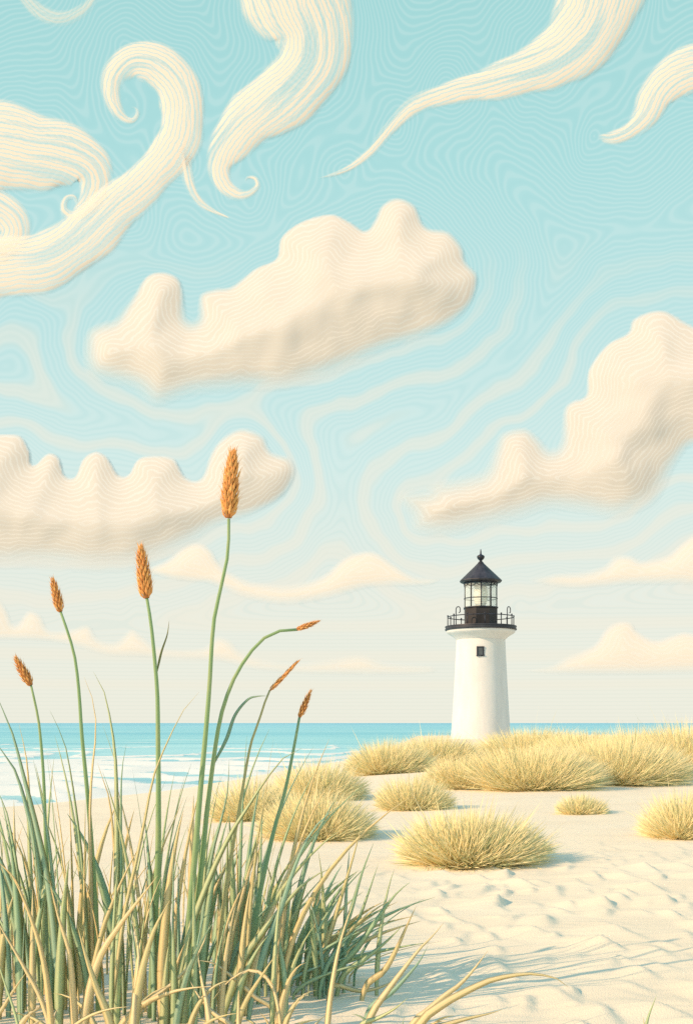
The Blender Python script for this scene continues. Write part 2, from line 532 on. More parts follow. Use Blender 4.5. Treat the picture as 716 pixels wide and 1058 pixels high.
def cloud(name, label, cat, outline, Y, mat, thick=0.11, round_px=60.0, step=2.6, soft_top=4.0, soft_low=30.0, veil=1.0, lumps=1.0, seed=0, group=None):
    poly = catmull(outline, 8, True)
    (x0, y0), (x1, y1) = poly.min(0) - 2 * step, poly.max(0) + 2 * step
    gx = np.arange(x0, x1, step); gy = np.arange(y0, y1, step)
    X, Yp = np.meshgrid(gx, gy)
    P = np.stack([X.ravel(), Yp.ravel()], 1)
    d, near = sdf(P, poly)
    h, w = X.shape
    D = d.reshape(h, w)
    inside = D > 0
    quad = inside[:-1, :-1] | inside[1:, :-1] | inside[:-1, 1:] | inside[1:, 1:]
    P2 = np.where((d <= 0)[:, None], near, P)
    Dc = np.clip(D, 0, None)
    S = Dc.copy()
    for _ in range(5):
        S = (S + np.roll(S, 1, 0) + np.roll(S, -1, 0) + np.roll(S, 1, 1) + np.roll(S, -1, 1)) / 5
    S = np.where(inside, S, 0)
    Rr = round_px
    t = np.clip(S / Rr, 0, 1)
    H = thick * Rr * np.sqrt(np.clip(1 - (1 - t) ** 2, 0, 1))
    lump = perlin(X / 44 + seed, Yp / 40 + seed * 2) * 8 + perlin(X / 20 + 3 * seed, Yp / 19) * 2.5
    H = H + 0.22 * lumps * lump * sstep(6, 40, S) + lumps * 7 * sstep(6, 90, S)
    H = np.where(Dc > 0, np.maximum(H, 0.15), 0)
    u = Y / F
    yn = (Yp - poly[:, 1].min()) / max(np.ptp(poly[:, 1]), 1)
    xn = (X - poly[:, 0].min()) / max(np.ptp(poly[:, 0]), 1)
    softw = soft_top + (soft_low - soft_top) * np.maximum(sstep(0.30, 0.95, yn), 0.18 * sstep(0.55, 1.0, xn))
    A = veil * sstep(0, 1, np.clip(Dc / softw, 0, 1) * 0.9 + 0.1 * (Dc > 0))
    # indices
    used = np.zeros((h, w), bool)
    used[:-1, :-1] |= quad; used[1:, :-1] |= quad; used[:-1, 1:] |= quad; used[1:, 1:] |= quad
    idx = -np.ones((h, w), int); idx[used] = np.arange(used.sum())
    n = int(used.sum()); m = used.ravel()
    px, py = P2[m, 0], P2[m, 1]; hh = H.ravel()[m]
    z = EYE - (py - HZ) * u
    front = np.stack([(px - CX) * u, Y - hh * u, z], 1)
    back = np.stack([(px - CX) * u, Y + 5.0 * hh * u, z], 1)
    q = np.argwhere(quad)
    a, b, c, e = idx[q[:, 0], q[:, 1]], idx[q[:, 0], q[:, 1] + 1], idx[q[:, 0] + 1, q[:, 1] + 1], idx[q[:, 0] + 1, q[:, 1]]
    FF = np.stack([e, c, b, a], 1); BB = np.stack([a, b, c, e], 1) + n
    dd = Dc.ravel()[m]; aa = A.ravel()[m]; ab = veil * sstep(12, 70, dd)
    me = mesh(name, np.vstack([front, back]), np.vstack([FF, BB]).tolist(),
              attrs={'depth': np.r_[dd, dd], 'veil': np.r_[aa, np.minimum(aa, ab)], 'unit': np.full(2 * n, u)})
    bm = bmesh.new(); bm.from_mesh(me)
    bmesh.ops.remove_doubles(bm, verts=bm.verts, dist=0.02 * u); bm.to_mesh(me); bm.free()
    return prop(link(name, me, mat), label, cat, group)


G_CUM, G_LOW, G_CIR = 'billowing clouds above the sea', 'thin cloud banks near the horizon', 'curling wisps high in the sky'
A_ = [(86, 378), (85, 358), (90, 341), (103, 333), (118, 329), (128, 318), (138, 305), (152, 285), (170, 281), (186, 288), (192, 304), (195, 327), (203, 328), (206, 305), (222, 298),
      (240, 295), (264, 277), (285, 267), (290, 246), (311, 229), (342, 221), (362, 229), (377, 238), (386, 228), (394, 212), (411, 204), (430, 213), (441, 234), (464, 239), (479, 256),
      (483, 271), (495, 287), (488, 315), (465, 338), (435, 352), (395, 366), (360, 383), (300, 404), (250, 406), (200, 411), (162, 422), (136, 404), (98, 394)]
B_ = [(409, 517), (416, 506), (439, 503), (452, 496), (480, 490), (498, 484), (507, 466), (517, 447), (541, 441), (557, 451), (568, 462), (577, 455), (581, 424), (590, 414), (604, 408),
      (607, 382), (626, 356), (647, 344), (654, 329), (683, 320), (716, 336), (762, 352), (775, 430), (745, 468), (716, 462), (699, 482), (678, 521), (638, 537), (600, 532), (566, 530), (527, 541), (462, 556),
      (427, 551), (421, 534)]
C_ = [(-60, 452), (-22, 448), (0, 448), (22, 450), (33, 466), (36, 480), (50, 468), (63, 473), (69, 491), (78, 492), (86, 474), (100, 466), (113, 473), (124, 490), (133, 490), (141, 476),
      (152, 471), (180, 473), (194, 493), (208, 493), (218, 467), (231, 451), (251, 442), (273, 450), (282, 466), (301, 473), (307, 491), (294, 514), (264, 532), (226, 546), (194, 567), (150, 588), (100, 593),
      (50, 588), (0, 590), (-60, 596)]
cloud('cumulus_cloud', 'large cream billowing cloud in mid sky with a deep notch in its top', 'cloud', A_, 1500, M_CUM, seed=1, soft_low=30, group=G_CUM)
cloud('cumulus_cloud', 'cream billowing cloud towering up at the right above the lighthouse', 'cloud', B_, 1900, M_CUM, seed=5, soft_low=30, group=G_CUM)
cloud('cumulus_cloud', 'long cream cloud with a row of rounded bumps behind the tallest seed heads', 'cloud', C_, 2600, M_CUM, seed=9, soft_low=36, group=G_CUM)
cloud('cloud_bank', 'pale cloud bank to the right of the lighthouse roof', 'cloud', [(545, 600), (575, 592), (600, 590), (622, 584), (634, 574), (650, 573), (664, 578), (688, 573), (704, 560), (725, 548), (770, 548), (770, 602), (700, 605), (640, 606), (590, 609)], 5200, M_LOW,
      seed=2, round_px=26, veil=.8, soft_top=8, soft_low=14, lumps=.5, group=G_LOW)
cloud('cloud_bank', 'pale peaked cloud bank low to the right of the lighthouse tower', 'cloud', [(540, 693), (566, 688), (584, 678), (600, 672), (614, 664), (624, 650), (636, 642), (650, 642), (660, 652), (676, 660), (692, 656), (706, 652), (720, 654), (770, 655), (770, 690), (690, 697), (620, 698), (570, 697)], 5600, M_LOW,
      seed=3, round_px=24, veil=.8, soft_top=8, soft_low=14, lumps=.5, group=G_LOW)
cloud('cloud_bank', 'wavy cloud bank between the tallest stalk and the lighthouse lantern', 'cloud', [(150, 590), (172, 578), (190, 564), (206, 560), (220, 568), (232, 586), (262, 600), (300, 603), (332, 594), (352, 578), (372, 569), (390, 570), (408, 582), (430, 595), (455, 598), (440, 606), (385, 608), (335, 621), (290, 626), (250, 618), (215, 604), (180, 600)], 5000, M_LOW,
      seed=4, round_px=22, veil=.8, soft_top=8, soft_low=14, lumps=.5, group=G_LOW)
cloud('cloud_bank', 'low ragged cloud bank behind the stalks just above the sea', 'cloud', [(-60, 615), (-10, 613), (8, 628), (16, 645), (30, 630), (44, 636), (52, 650), (72, 650), (92, 645), (103, 659), (120, 662), (136, 649), (148, 656), (168, 669), (208, 669), (224, 657), (240, 662), (256, 676), (300, 684), (335, 681), (372, 676), (400, 684), (446, 688), (440, 697), (340, 698), (262, 693), (225, 684), (150, 680), (110, 678), (60, 665), (0, 662), (-60, 664)], 6000, M_LOW,
      seed=6, round_px=20, veil=.68, soft_top=8, soft_low=14, lumps=.5, group=G_LOW)


def swirl(name, label, ribbons, Y, seed, group=G_CIR, veil=0.95, gap=0.25):
    """a soft marbled ribbon of cloud: a lens-shaped shell along each curling spine, its body combed into bands that
    thin out between one another and at the rims; ribbons = [(spine px, half widths px)]"""
    V, Fc, De, Ve = [], [], [], []
    u = Y / F
    M = 44
    for rn, (spine, hw) in enumerate(ribbons):
        S = catmull([(x, y, w) for (x, y), w in zip(spine, hw)], 14)
        c, w = S[:, :2], np.maximum(S[:, 2] * 1.24, 1.2)
        for _ in range(6):
            c[1:-1] = (c[:-2] + 2 * c[1:-1] + c[2:]) / 4; w[1:-1] = (w[:-2] + 2 * w[1:-1] + w[2:]) / 4
        t = np.gradient(c, axis=0); t /= np.hypot(t[:, 0], t[:, 1])[:, None] + 1e-9
        nrm = np.stack([-t[:, 1], t[:, 0]], 1)
        s_ = np.r_[0, np.cumsum(np.hypot(*np.diff(c, axis=0).T))]
        n = len(c)
        a = np.linspace(-1, 1, M)
        SS, AA = np.meshgrid(s_, a, indexing='ij')
        W = w[:, None]
        wob = perlin(SS / 46 + seed, AA * 1.2 + 7 * rn) * 3.2 + perlin(SS / 17 + 2 * seed, AA * 2 + 3) * 1.3
        off = AA * W + wob * np.clip(W / 18, 0, 1)
        edge = 1 + 0.14 * perlin(SS / 40 + 5 * seed, np.sign(AA) * 3.0)
        PX = c[:, 0:1] + nrm[:, 0:1] * off * edge; PY = c[:, 1:2] + nrm[:, 1:2] * off * edge
        hgt = np.sqrt(np.clip(1 - AA ** 2, 0, 1)) * (1.2 + 0.10 * W)
        # bands: streaks along the ribbon where the veil is thin
        q = off / 5.2 + 1.6 * perlin(SS / 120 + 9 * seed, off / 40)
        band = perlin(q + 31 * seed, SS / 150 + rn * 11)
        rimw = np.clip(7.0 / W, 0.2, 0.95)
        al = sstep(0, 1, (1 - np.abs(AA)) / rimw) * (1 - (0.36 + 0.6 * gap) * sstep(0.02, 0.30, band))
        f = SS / s_[-1]
        al = veil * al * sstep(0, 0.03 + 0.3 * rn * (len(spine) < 7), f) * (1 - sstep(0.97, 1.0, f))
        ph = off + 0.8 * wob
        for sgn, k in ((-1, 1.0), (1, 0.0)):
            b0 = len(V)
            X3 = (PX - CX) * u; Z3 = EYE - (PY - HZ) * u; Y3 = Y + (-2.2 * rn + sgn * hgt * (1 if sgn < 0 else 2.5)) * u
            V += np.stack([X3, Y3, Z3], -1).reshape(-1, 3).tolist()
            De += (ph + 80).ravel().tolist(); Ve += (al * k).ravel().tolist()
            i = np.arange(n * M).reshape(n, M) + b0
            Q = np.stack([i[:-1, :-1], i[1:, :-1], i[1:, 1:], i[:-1, 1:]], -1).reshape(-1, 4)
            Fc += (Q if sgn < 0 else Q[:, ::-1]).tolist()
    me = mesh(name, V, Fc, attrs={'depth': De, 'veil': Ve, 'unit': [u] * len(V)})
    return prop(link(name, me, M_CIR), label, 'cloud', group)


SW_A = ([(134, 112), (140, 112), (143, 118), (138, 125), (129, 123), (120, 112), (116, 96), (120, 77), (138, 63), (164, 68), (184, 90), (190, 120), (180, 155), (152, 188), (122, 213), (92, 243), (55, 268), (18, 275), (-40, 278), (-140, 278)],
        [.8, 1.6, 2.4, 3, 4.5, 7.5, 10, 13, 16, 19, 20, 20, 20, 19, 22, 25, 27, 27, 26, 26])
SW_A2 = ([(190, 148), (192, 170), (197, 192), (210, 213), (238, 227)], [5, 6.5, 5.5, 3.6, .6])
SW_B = ([(-140, 152), (-40, 152), (0, 152), (35, 158), (66, 162), (90, 172), (99, 186), (96, 203), (87, 216), (76, 223), (67, 217), (69, 206), (77, 204), (80, 211), (75, 214)], [42, 42, 40, 36, 30, 23, 16, 12, 9, 6, 4.5, 3.4, 2.4, 1.6, .8])
SW_B2 = ([(-120, 204), (-50, 206), (-12, 214), (12, 228), (16, 246), (0, 260), (-40, 268), (-120, 270)], [20, 20, 19, 16, 14, 14, 16, 18])
SW_C = ([(292, -140), (298, -40), (310, 2), (324, 36), (322, 66), (302, 92), (277, 112), (254, 131), (236, 152), (227, 173), (231, 190), (244, 201), (257, 201), (266, 193), (264, 185), (256, 184), (253, 190)],
        [56, 54, 48, 38, 32, 30, 28, 24, 18, 12, 9, 6.5, 4.5, 3.4, 2.4, 1.6, .8])
SW_D = ([(634, -150), (624, -40), (616, 3), (600, 38), (566, 66), (515, 84), (462, 97), (428, 110), (404, 132), (382, 158), (358, 176), (328, 185)], [44, 42, 38, 33, 25, 17, 11, 9, 7, 5, 3.2, .8])
SW_E = ([(840, 64), (760, 68), (722, 70), (696, 80), (678, 98), (667, 120), (650, 136), (632, 143), (616, 142)], [26, 26, 23, 20, 16, 13, 9, 7, 2])
SW_F = ([(4, -80), (14, -25), (30, 2), (46, 16), (64, 20), (82, 14), (96, 0), (108, -25), (116, -80)], [6, 6, 7, 8, 8, 7, 6, 6, 6])
swirl('cirrus_wisp', 'hooked cream wisp curling over like a wave at upper left', [SW_A, SW_A2], 8200, 21)
swirl('cirrus_wisp', 'broad cream wisp at the left edge ending in a small spiral', [SW_B, SW_B2], 8400, 22)
swirl('cirrus_wisp', 'wide streaked wisp winding down from the top edge to a small curl', [SW_C], 8200, 23, gap=.45)
swirl('cirrus_wisp', 'long streaked wisp tapering from the top edge down to a thin tail', [SW_D], 8100, 24, gap=.4)
swirl('cirrus_wisp', 'short hooked wisp at the upper right edge', [SW_E], 8100, 25, gap=.3)
swirl('cirrus_wisp', 'faint small arc of cloud cut by the top edge at far left', [SW_F], 8400, 26, veil=.45)

# ------------------------------------------------------------------ lighthouse (12 photo pixels to the metre)
LY = 94.5
LX = (496.5 - CX) / F * LY


def lz(py): return EYE - (py - HZ) / 12.0


lh = empty('lighthouse', (LX, LY, ground_z(LX, LY) - 0.1), 'white tapered lighthouse with a black lantern room standing beyond the dune grass', 'lighthouse')


def lpart(name, vf, mat, parent=lh, smooth=False):
    me = mesh(name, *vf)
    o = link(name, me, mat, None, smooth)
    if parent is lh:
        o.parent = lh; o.matrix_parent_inverse = Matrix.Translation(-lh.location)
    else:
        o.parent = parent            # the part's own basis is world space already
    return o


def smooth_by_angle(o, deg=40):
    o.data.polygons.foreach_set('use_smooth', [True] * len(o.data.polygons))
    bm = bmesh.new(); bm.from_mesh(o.data)
    for e in bm.edges:
        if len(e.link_faces) == 2 and e.calc_face_angle(0) > R(deg): e.smooth = False
    bm.to_mesh(o.data); bm.free()


zt, zb = lz(661), lz(790)
prof = []
for i in range(25):
    t = i / 24
    prof.append(((32.6 + (25.0 - 32.6) * t - 0.5 * math.sin(math.pi * t)) / 12, zb + (zt - zb) * t))
tower = lpart('tower', lathe(prof, 96, LX, LY), M_WHITE); smooth_by_angle(tower)
corn = lpart('cornice', lathe([(25.3 / 12, zt + 0.003), (26 / 12, lz(660.2)), (28.5 / 12, lz(658)), (32 / 12, lz(655.8)), (34.6 / 12, lz(654.2)), (35.2 / 12, lz(653.2)), (35.2 / 12, lz(651.6))], 96, LX, LY), M_WHITE)
smooth_by_angle(corn)
deck = lpart('gallery_deck', lathe([(35.0 / 12, lz(651.5)), (36.6 / 12, lz(651.3)), (37 / 12, lz(650.4)), (36.3 / 12, lz(650.1)), (36.3 / 12, lz(648.4)), (36.8 / 12, lz(648.1)), (36.6 / 12, lz(647.2)), (17 / 12, lz(647.0))], 96, LX, LY), M_DECK)
smooth_by_angle(deck)
drum = lpart('lantern_base', lathe([(18.3 / 12, lz(646.9)), (18.3 / 12, lz(645.6)), (17.6 / 12, lz(645.3)), (17.6 / 12, lz(629.4)), (18.4 / 12, lz(629.0)), (18.4 / 12, lz(627.6))], 8, LX, LY, R(22.5)), M_DRUM)
# lantern: eight glazing bars, rings and scalloped brackets, panes of glass, the lens inside
NB = 10
bars = []
rb = 17.0 / 12
for k in range(NB):
    a = 2 * math.pi * (k + 0.35) / NB
    p = Vector((LX + rb * math.cos(a), LY + rb * math.sin(a), 0))
    bars.append(tube([p + Vector((0, 0, lz(627.5))), p + Vector((0, 0, lz(602.5)))], 0.044, 8))
    # bracket curls under the eave
    a2 = a + 2 * math.pi / NB
    for s0, s1 in ((a, 1), (a2, -1)):
        pts = []
        for j in range(7):
            t = j / 6
            ang = s0 + s1 * (2 * math.pi / NB) * 0.48 * math.sin(t * math.pi / 2)
            pts.append((LX + rb * math.cos(ang), LY + rb * math.sin(ang), lz(606.4) + (lz(603.0) - lz(606.4)) * (1 - math.cos(t * math.pi / 2))))
        bars.append(tube(pts, 0.024, 6))
for zz, rr in ((618.6, 0.038), (628.2, 0.06), (603.0, 0.07)):
    ring = []
    for k in range(65):
        a = 2 * math.pi * k / 64
        ring.append((LX + rb * math.cos(a), LY + rb * math.sin(a), lz(zz)))
    bars.append(tube(ring, rr, 6, cap=False))
glz = lpart('glazing_bars', join(bars), M_BLACK, smooth=True)
gl = []
for k in range(NB):
    a0 = 2 * math.pi * (k + 0.35) / NB + 0.045; a1 = a0 + 2 * math.pi / NB - 0.09
    ri, ro = rb - 0.012, rb + 0.012
    v = []
    for z in (lz(627.4), lz(603.1)):
        for r_, a in ((ri, a0), (ro, a0), (ro, a1), (ri, a1)):
            v.append((LX + r_ * math.cos(a), LY + r_ * math.sin(a), z))
    gl.append((v, [(0, 3, 2, 1), (4, 5, 6, 7), (0, 1, 5, 4), (1, 2, 6, 5), (2, 3, 7, 6), (3, 0, 4, 7)]))
lpart('lantern_glass', join(gl), M_GLASS)
lens_prof = [(0.30, lz(627.2)), (0.42, lz(626.6)), (0.42, lz(625))]
for i in range(9):
    z0 = 624 - i * 2.0; w = 0.52 + 0.12 * math.sin(math.pi * (i + .5) / 9)
    lens_prof += [(w - .05, lz(z0)), (w, lz(z0 - 0.9)), (w - .05, lz(z0 - 1.8))]
lens_prof += [(0.3, lz(605))]
lens = lpart('lamp_lens', lathe(lens_prof, 32, LX, LY), M_LENS, smooth=True)
roof = lpart('roof', lathe([(16.6 / 12, lz(602.6)), (20.8 / 12, lz(601.9)), (21.8 / 12, lz(600.6)), (21.6 / 12, lz(599.8)), (17.2 / 12, lz(595.6)), (11.6 / 12, lz(590.2)), (6.4 / 12, lz(585.2)), (3.4 / 12, lz(582.2)), (2.3 / 12, lz(580.6))], 16, LX, LY, R(11.25)), M_ROOF)
fin = lpart('finial', lathe([(2.1 / 12, lz(580.7)), (1.3 / 12, lz(579.6)), (1.7 / 12, lz(578.9)), (3.0 / 12, lz(577.7)), (3.9 / 12, lz(576.2)), (4.0 / 12, lz(574.9)), (3.2 / 12, lz(573.9)), (1.6 / 12, lz(573.2)), (0.9 / 12, lz(572.2)), (0.7 / 12, lz(569.5)), (0.25 / 12, lz(567.2))], 24, LX, LY), M_BLACK, parent=roof, smooth=True)
# railing: top rail and foot rail rings, posts, inverted-U hoops
rg = 34.0 / 12


def ringpts(r_, z, n=72): return [(LX + r_ * math.cos(2 * math.pi * k / n), LY + r_ * math.sin(2 * math.pi * k / n), z) for k in range(n + 1)]


rail = lpart('railing', join([tube(ringpts(rg, lz(637.6)), 0.042, 6, cap=False)]), M_BLACK, smooth=True)
for k in range(12):
    a = 2 * math.pi * (k + .0) / 12
    x, y = LX + rg * math.cos(a), LY + rg * math.sin(a)
    pv = join([tube([(x, y, lz(647.1)), (x, y, lz(637.0))], 0.042, 6), tube([(x, y, lz(637.2)), (x, y, lz(636.4)), (x, y, lz(635.6))], [0.04, 0.085, 0.03], 8)])
    lpart('rail_post', pv, M_BLACK, parent=rail, smooth=True)
for a in (R(180 + 41), R(-41)):
    pts = []
    ux, uy = -math.sin(a), math.cos(a)
    bx, by = LX + rg * math.cos(a), LY + rg * math.sin(a)
    w_ = 0.24
    pts.append((bx - ux * w_, by - uy * w_, lz(647.1)))
    for j in range(13):
        t = math.pi * j / 12
        pts.append((bx - ux * w_ * math.cos(t), by - uy * w_ * math.cos(t), lz(632.0) + 0.24 * math.sin(t)))
    pts.append((bx + ux * w_, by + uy * w_, lz(634.6)))
    pts.append((bx + ux * w_ * .4, by + uy * w_ * .4, lz(635.4)))
    lpart('hoop', tube(pts, 0.04, 6), M_BLACK, parent=rail, smooth=True)
# window let into the tower wall, facing the camera
wz0, wz1 = lz(679.2), lz(669.8)
wr = (25.0 + (32.6 - 25.0) * (674 - 661) / 129) / 12


def wall_r(z): return np.interp(z, [p[1] for p in prof], [p[0] for p in prof])


def box(x0, x1, y0, y1, z0, z1):
    v = [(x0, y0, z0), (x1, y0, z0), (x1, y1, z0), (x0, y1, z0), (x0, y0, z1), (x1, y0, z1), (x1, y1, z1), (x0, y1, z1)]
    return v, [(0, 3, 2, 1), (4, 5, 6, 7), (0, 1, 5, 4), (1, 2, 6, 5), (2, 3, 7, 6), (3, 0, 4, 7)]


yf = LY - wall_r((wz0 + wz1) / 2)
wx = LX - 0.29
win = lpart('window', join([box(wx - .31, wx - .20, yf - .06, yf + .3, wz0 + .08, wz1 - .08), box(wx + .20, wx + .31, yf - .06, yf + .3, wz0 + .08, wz1 - .08),
                            box(wx - .31, wx + .31, yf - .07, yf + .3, wz1 - .08, wz1 + .02), box(wx - .34, wx + .34, yf - .10, yf + .3, wz0 - .02, wz0 + .08)]), M_BLACK)
lpart('pane', box(wx - .2, wx + .2, yf - .03, yf + .28, wz0 + .08, wz1 - .08), M_PANE, parent=win)

# ------------------------------------------------------------------ dune grass tufts
def tuft(label, px, py, wpx, hpx, n, seed, dens=1.0, lean=0.10, bw=1.0, stragglers=0, green=0.34, group='dune grass tufts on the sand'):
    p = hit(px, py)
    Yc = p.y
    W = wpx / F * Yc / 2; H = hpx / F * Yc
    D = W * 0.8
    r = np.random.default_rng(seed)
    n = int(n * 1.6)
    cy = Yc + D * 0.75
    cx = p.x * cy / Yc
    gz = ground_z(cx, cy)
    rad = np.sqrt(r.uniform(0, 1, n)); az = r.uniform(0, 2 * np.pi, n)
    bx, by = rad * np.cos(az) * W * 0.62, rad * np.sin(az) * D * 0.62
    tilt = R(64) * rad ** 1.1 + r.normal(0, R(9), n)
    azd = az + r.normal(0, 0.5, n)
    dx, dy, dz = np.sin(tilt) * np.cos(azd) + lean, np.sin(tilt) * np.sin(azd), np.cos(tilt)
    dz = np.maximum(dz, 0.18)
    nn = np.sqrt(dx * dx + dy * dy + dz * dz); dx /= nn; dy /= nn; dz /= nn
    # length so that the tips make an uneven dome of the tuft's size
    ax, ay = W - np.abs(bx) * 0.9, D - np.abs(by) * 0.9
    L = 1 / np.sqrt((dx / np.maximum(ax, W * .35)) ** 2 + (dy / np.maximum(ay, D * .35)) ** 2 + (dz / H) ** 2)
    lumps = 1 + 0.12 * np.sin(az * 3 + seed) * rad + 0.07 * np.sin(az * 7 + seed * 2)
    L *= lumps * r.uniform(0.74, 1.06, n)
    if stragglers:
        k = r.choice(n, stragglers, replace=False); L[k] *= r.uniform(1.15, 1.6, stragglers)
    ws = np.clip(0.0020 * (Yc / 7) ** 0.75, 0.0020, 0.007) * 1.30 * bw * r.uniform(.6, 1.3, n)
    th = R(232) + r.normal(0, 0.75, n)
    d = np.stack([dx, dy, dz], 1)
    ref = np.stack([np.cos(th), np.sin(th), r.uniform(0.0, 0.8, n)], 1)
    wd = np.cross(d, ref); wd /= np.linalg.norm(wd, axis=1)[:, None] + 1e-9
    bgz = ground_base(cx + bx, cy + by) - 0.02
    base = np.stack([cx + bx, cy + by, bgz], 1)
    droop = r.uniform(0.02, 0.16, n) * L
    side = np.stack([dx, dy, np.zeros(n)], 1)
    V = np.zeros((n, 7, 3))
    for i, t in enumerate((0.0, 0.42, 0.76, 1.0)):
        c = base + d * (L * t)[:, None]
        c[:, 2] -= droop * t ** 2.2 * (1 - dz) * 1.6
        c += side * (droop * t ** 2 * 0.7)[:, None]
        wdt = ws * (1.0, 0.8, 0.5, 0)[i]
        if i < 3:
            V[:, 2 * i] = c - wd * wdt[:, None]; V[:, 2 * i + 1] = c + wd * wdt[:, None]
        else:
            V[:, 6] = c
    o = np.arange(n)[:, None] * 7
    quads = np.concatenate([o + np.array([[0, 1, 3, 2]]), o + np.array([[2, 3, 5, 4]])]).tolist()
    tris = (o + np.array([[4, 5, 6]])).tolist()
    straw = np.array([0.87, 0.72, 0.39]); pale = np.array([0.92, 0.81, 0.50]); olive = np.array([0.64, 0.64, 0.36])
    k = r.uniform(0, 1, (n, 1)); g = (r.uniform(0, 1, (n, 1)) < green)
    c = np.where(g, olive * (0.8 + 0.5 * k), straw * (1 - k) + pale * k)
    cols = np.repeat(c, 7, 0)
    across = np.tile(np.array([0, 1, 0, 1, 0, 1, .5]), n)
    sw = (V - np.array([cx, cy, gz - H * 0.1])) / np.array([W, D, H])
    sw /= np.linalg.norm(sw, axis=2)[:, :, None] + 1e-9
    me = mesh('grass_tuft', V.reshape(-1, 3) - np.array([cx, cy, gz]), quads + tris, cols, {'across': across})
    at_ = me.attributes.new('swell', 'FLOAT_VECTOR', 'POINT'); at_.data.foreach_set('vector', sw.reshape(-1, 3).astype(np.float32).ravel())
    o = link('grass_tuft', me, M_TUFT)
    o.location = (cx, cy, gz)
    return prop(o, label, 'grass tuft', group)


tuft('big spiky straw tuft standing alone in front, its blue shadow on the sand', 486, 897, 172, 62, 2500, 1, stragglers=110, bw=1.6)
tuft('straw tuft cut off by the right edge above the rippled sand', 712, 868, 112, 56, 1900, 2, stragglers=26, bw=1.1)
tuft('smallest low round tuft alone on open sand', 600, 842, 58, 25, 900, 3, stragglers=8)
tuft('rounded tuft between the big spiky tuft and the grassy ridge', 428, 838, 88, 42, 1500, 4, stragglers=10)
tuft('wide dome tuft nearest to the foreground stalks', 328, 870, 132, 58, 2400, 5, stragglers=20, bw=1.1)
tuft('tuft behind the wide dome tuft, its top against the surf', 330, 828, 108, 48, 1700, 6, stragglers=10)
tuft('tuft half hidden behind the green stalks near the surf', 262, 850, 104, 52, 1600, 7, stragglers=10)
tuft('farthest left tuft of the ridge, beside the sea', 402, 800, 102, 40, 2200, 8, stragglers=14)
tuft('ridge tuft in front of the left side of the lighthouse foot', 450, 793, 102, 38, 2200, 9, stragglers=14)
tuft('low ridge tuft just left of the broad front ridge', 484, 816, 102, 38, 2200, 10, stragglers=10)
tuft('broad front ridge tuft directly below the lighthouse', 552, 818, 163, 52, 3400, 11, stragglers=16)
tuft('broad front ridge tuft to the right of the lighthouse, behind the smallest tuft', 640, 812, 172, 54, 3200, 12, stragglers=20)
tuft('ridge tuft hiding the right side of the lighthouse foot', 548, 786, 127, 36, 2600, 13, stragglers=18)
tuft('back ridge tuft between the lighthouse and the tall right ridge', 604, 789, 120, 36, 2400, 14, stragglers=20)
tuft('tall back ridge tuft with long blades against the sea', 662, 798, 127, 50, 2800, 15, stragglers=70)
tuft('tall ridge tuft cut off by the right edge at the horizon', 716, 800, 142, 58, 3000, 16, stragglers=70)

# ------------------------------------------------------------------ foreground grass
GREENS = [(0.43, 0.63, 0.45), (0.50, 0.68, 0.46), (0.59, 0.72, 0.46), (0.68, 0.75, 0.47), (0.43, 0.63, 0.50)]
STRAWS = [(0.92, 0.76, 0.44), (0.87, 0.75, 0.45), (0.95, 0.81, 0.52), (0.82, 0.74, 0.44)]


def base_depth(py): return F * EYE / (py - HZ)


def blade_geo(P, W, face, keel, col, taper=0.8, edge=None):
    """a folded grass blade along the 3-D points P; W = half width at the foot; face = direction its midrib looks to"""
    P = np.array(P); m = len(P)
    t = np.gradient(P, axis=0); t /= np.linalg.norm(t, axis=1)[:, None] + 1e-9
    s = np.linspace(0, 1, m)
    w = W * np.clip((1 - s) ** taper, 0.02, 1) * (0.55 + 0.45 * sstep(0, 0.25, s) + 0.15 * np.sin(np.pi * s))
    wd = np.cross(t, face); wd /= np.linalg.norm(wd, axis=1)[:, None] + 1e-9
    nr = np.cross(wd, t)
    V, C, U = [], [], []
    e = np.array(edge if edge is not None else col)
    for i in range(m):
        V += [P[i] - wd[i] * w[i], P[i] + nr[i] * w[i] * keel, P[i] + wd[i] * w[i], P[i] + nr[i] * w[i] * (keel - 0.10)]
        C += [col, col, e, col]; U += [0, .5, 1, .5]
    Fc = []
    for i in range(m - 1):
        a, b = i * 4, i * 4 + 4
        Fc += [(a, a + 1, b + 1, b), (a + 1, a + 2, b + 2, b + 1), (a + 2, a + 3, b + 3, b + 2), (a + 3, a, b, b + 3)]
    return V, Fc, C, U


def px_path(pts, base_py, Y=None, bow=0.0, n=16):
    """photo polyline (tip first or foot first) -> 3-D points from foot to tip"""
    pts = list(pts)
    if pts[0][1] < pts[-1][1]: pts = pts[::-1]          # foot first
    Y0 = base_depth(base_py); base_py += 14
    if base_py > pts[0][1] + 4:
        (x0, y0), (x1, y1) = pts[0], pts[1]
        k = (x0 - x1) / max(y0 - y1, 6)
        k = max(-0.6, min(0.6, k)) * 0.6
        pts = [(x0 + k * (base_py - y0), base_py)] + pts
    c = catmull(pts, 8)
    s = np.r_[0, np.cumsum(np.hypot(*np.diff(c, axis=0).T))]
    q = np.linspace(0, s[-1], n)
    X = np.interp(q, s, c[:, 0]); Z = np.interp(q, s, c[:, 1])
    out = []
    for i in range(n):
        t = i / (n - 1)
        out.append(tuple(at(X[i], Z[i], Y0 + bow * t * t)))
    z0 = out[0]
    gz = ground_z(z0[0], z0[1])
    out[0] = (z0[0], z0[1], min(z0[2], gz - 0.02))
    return out


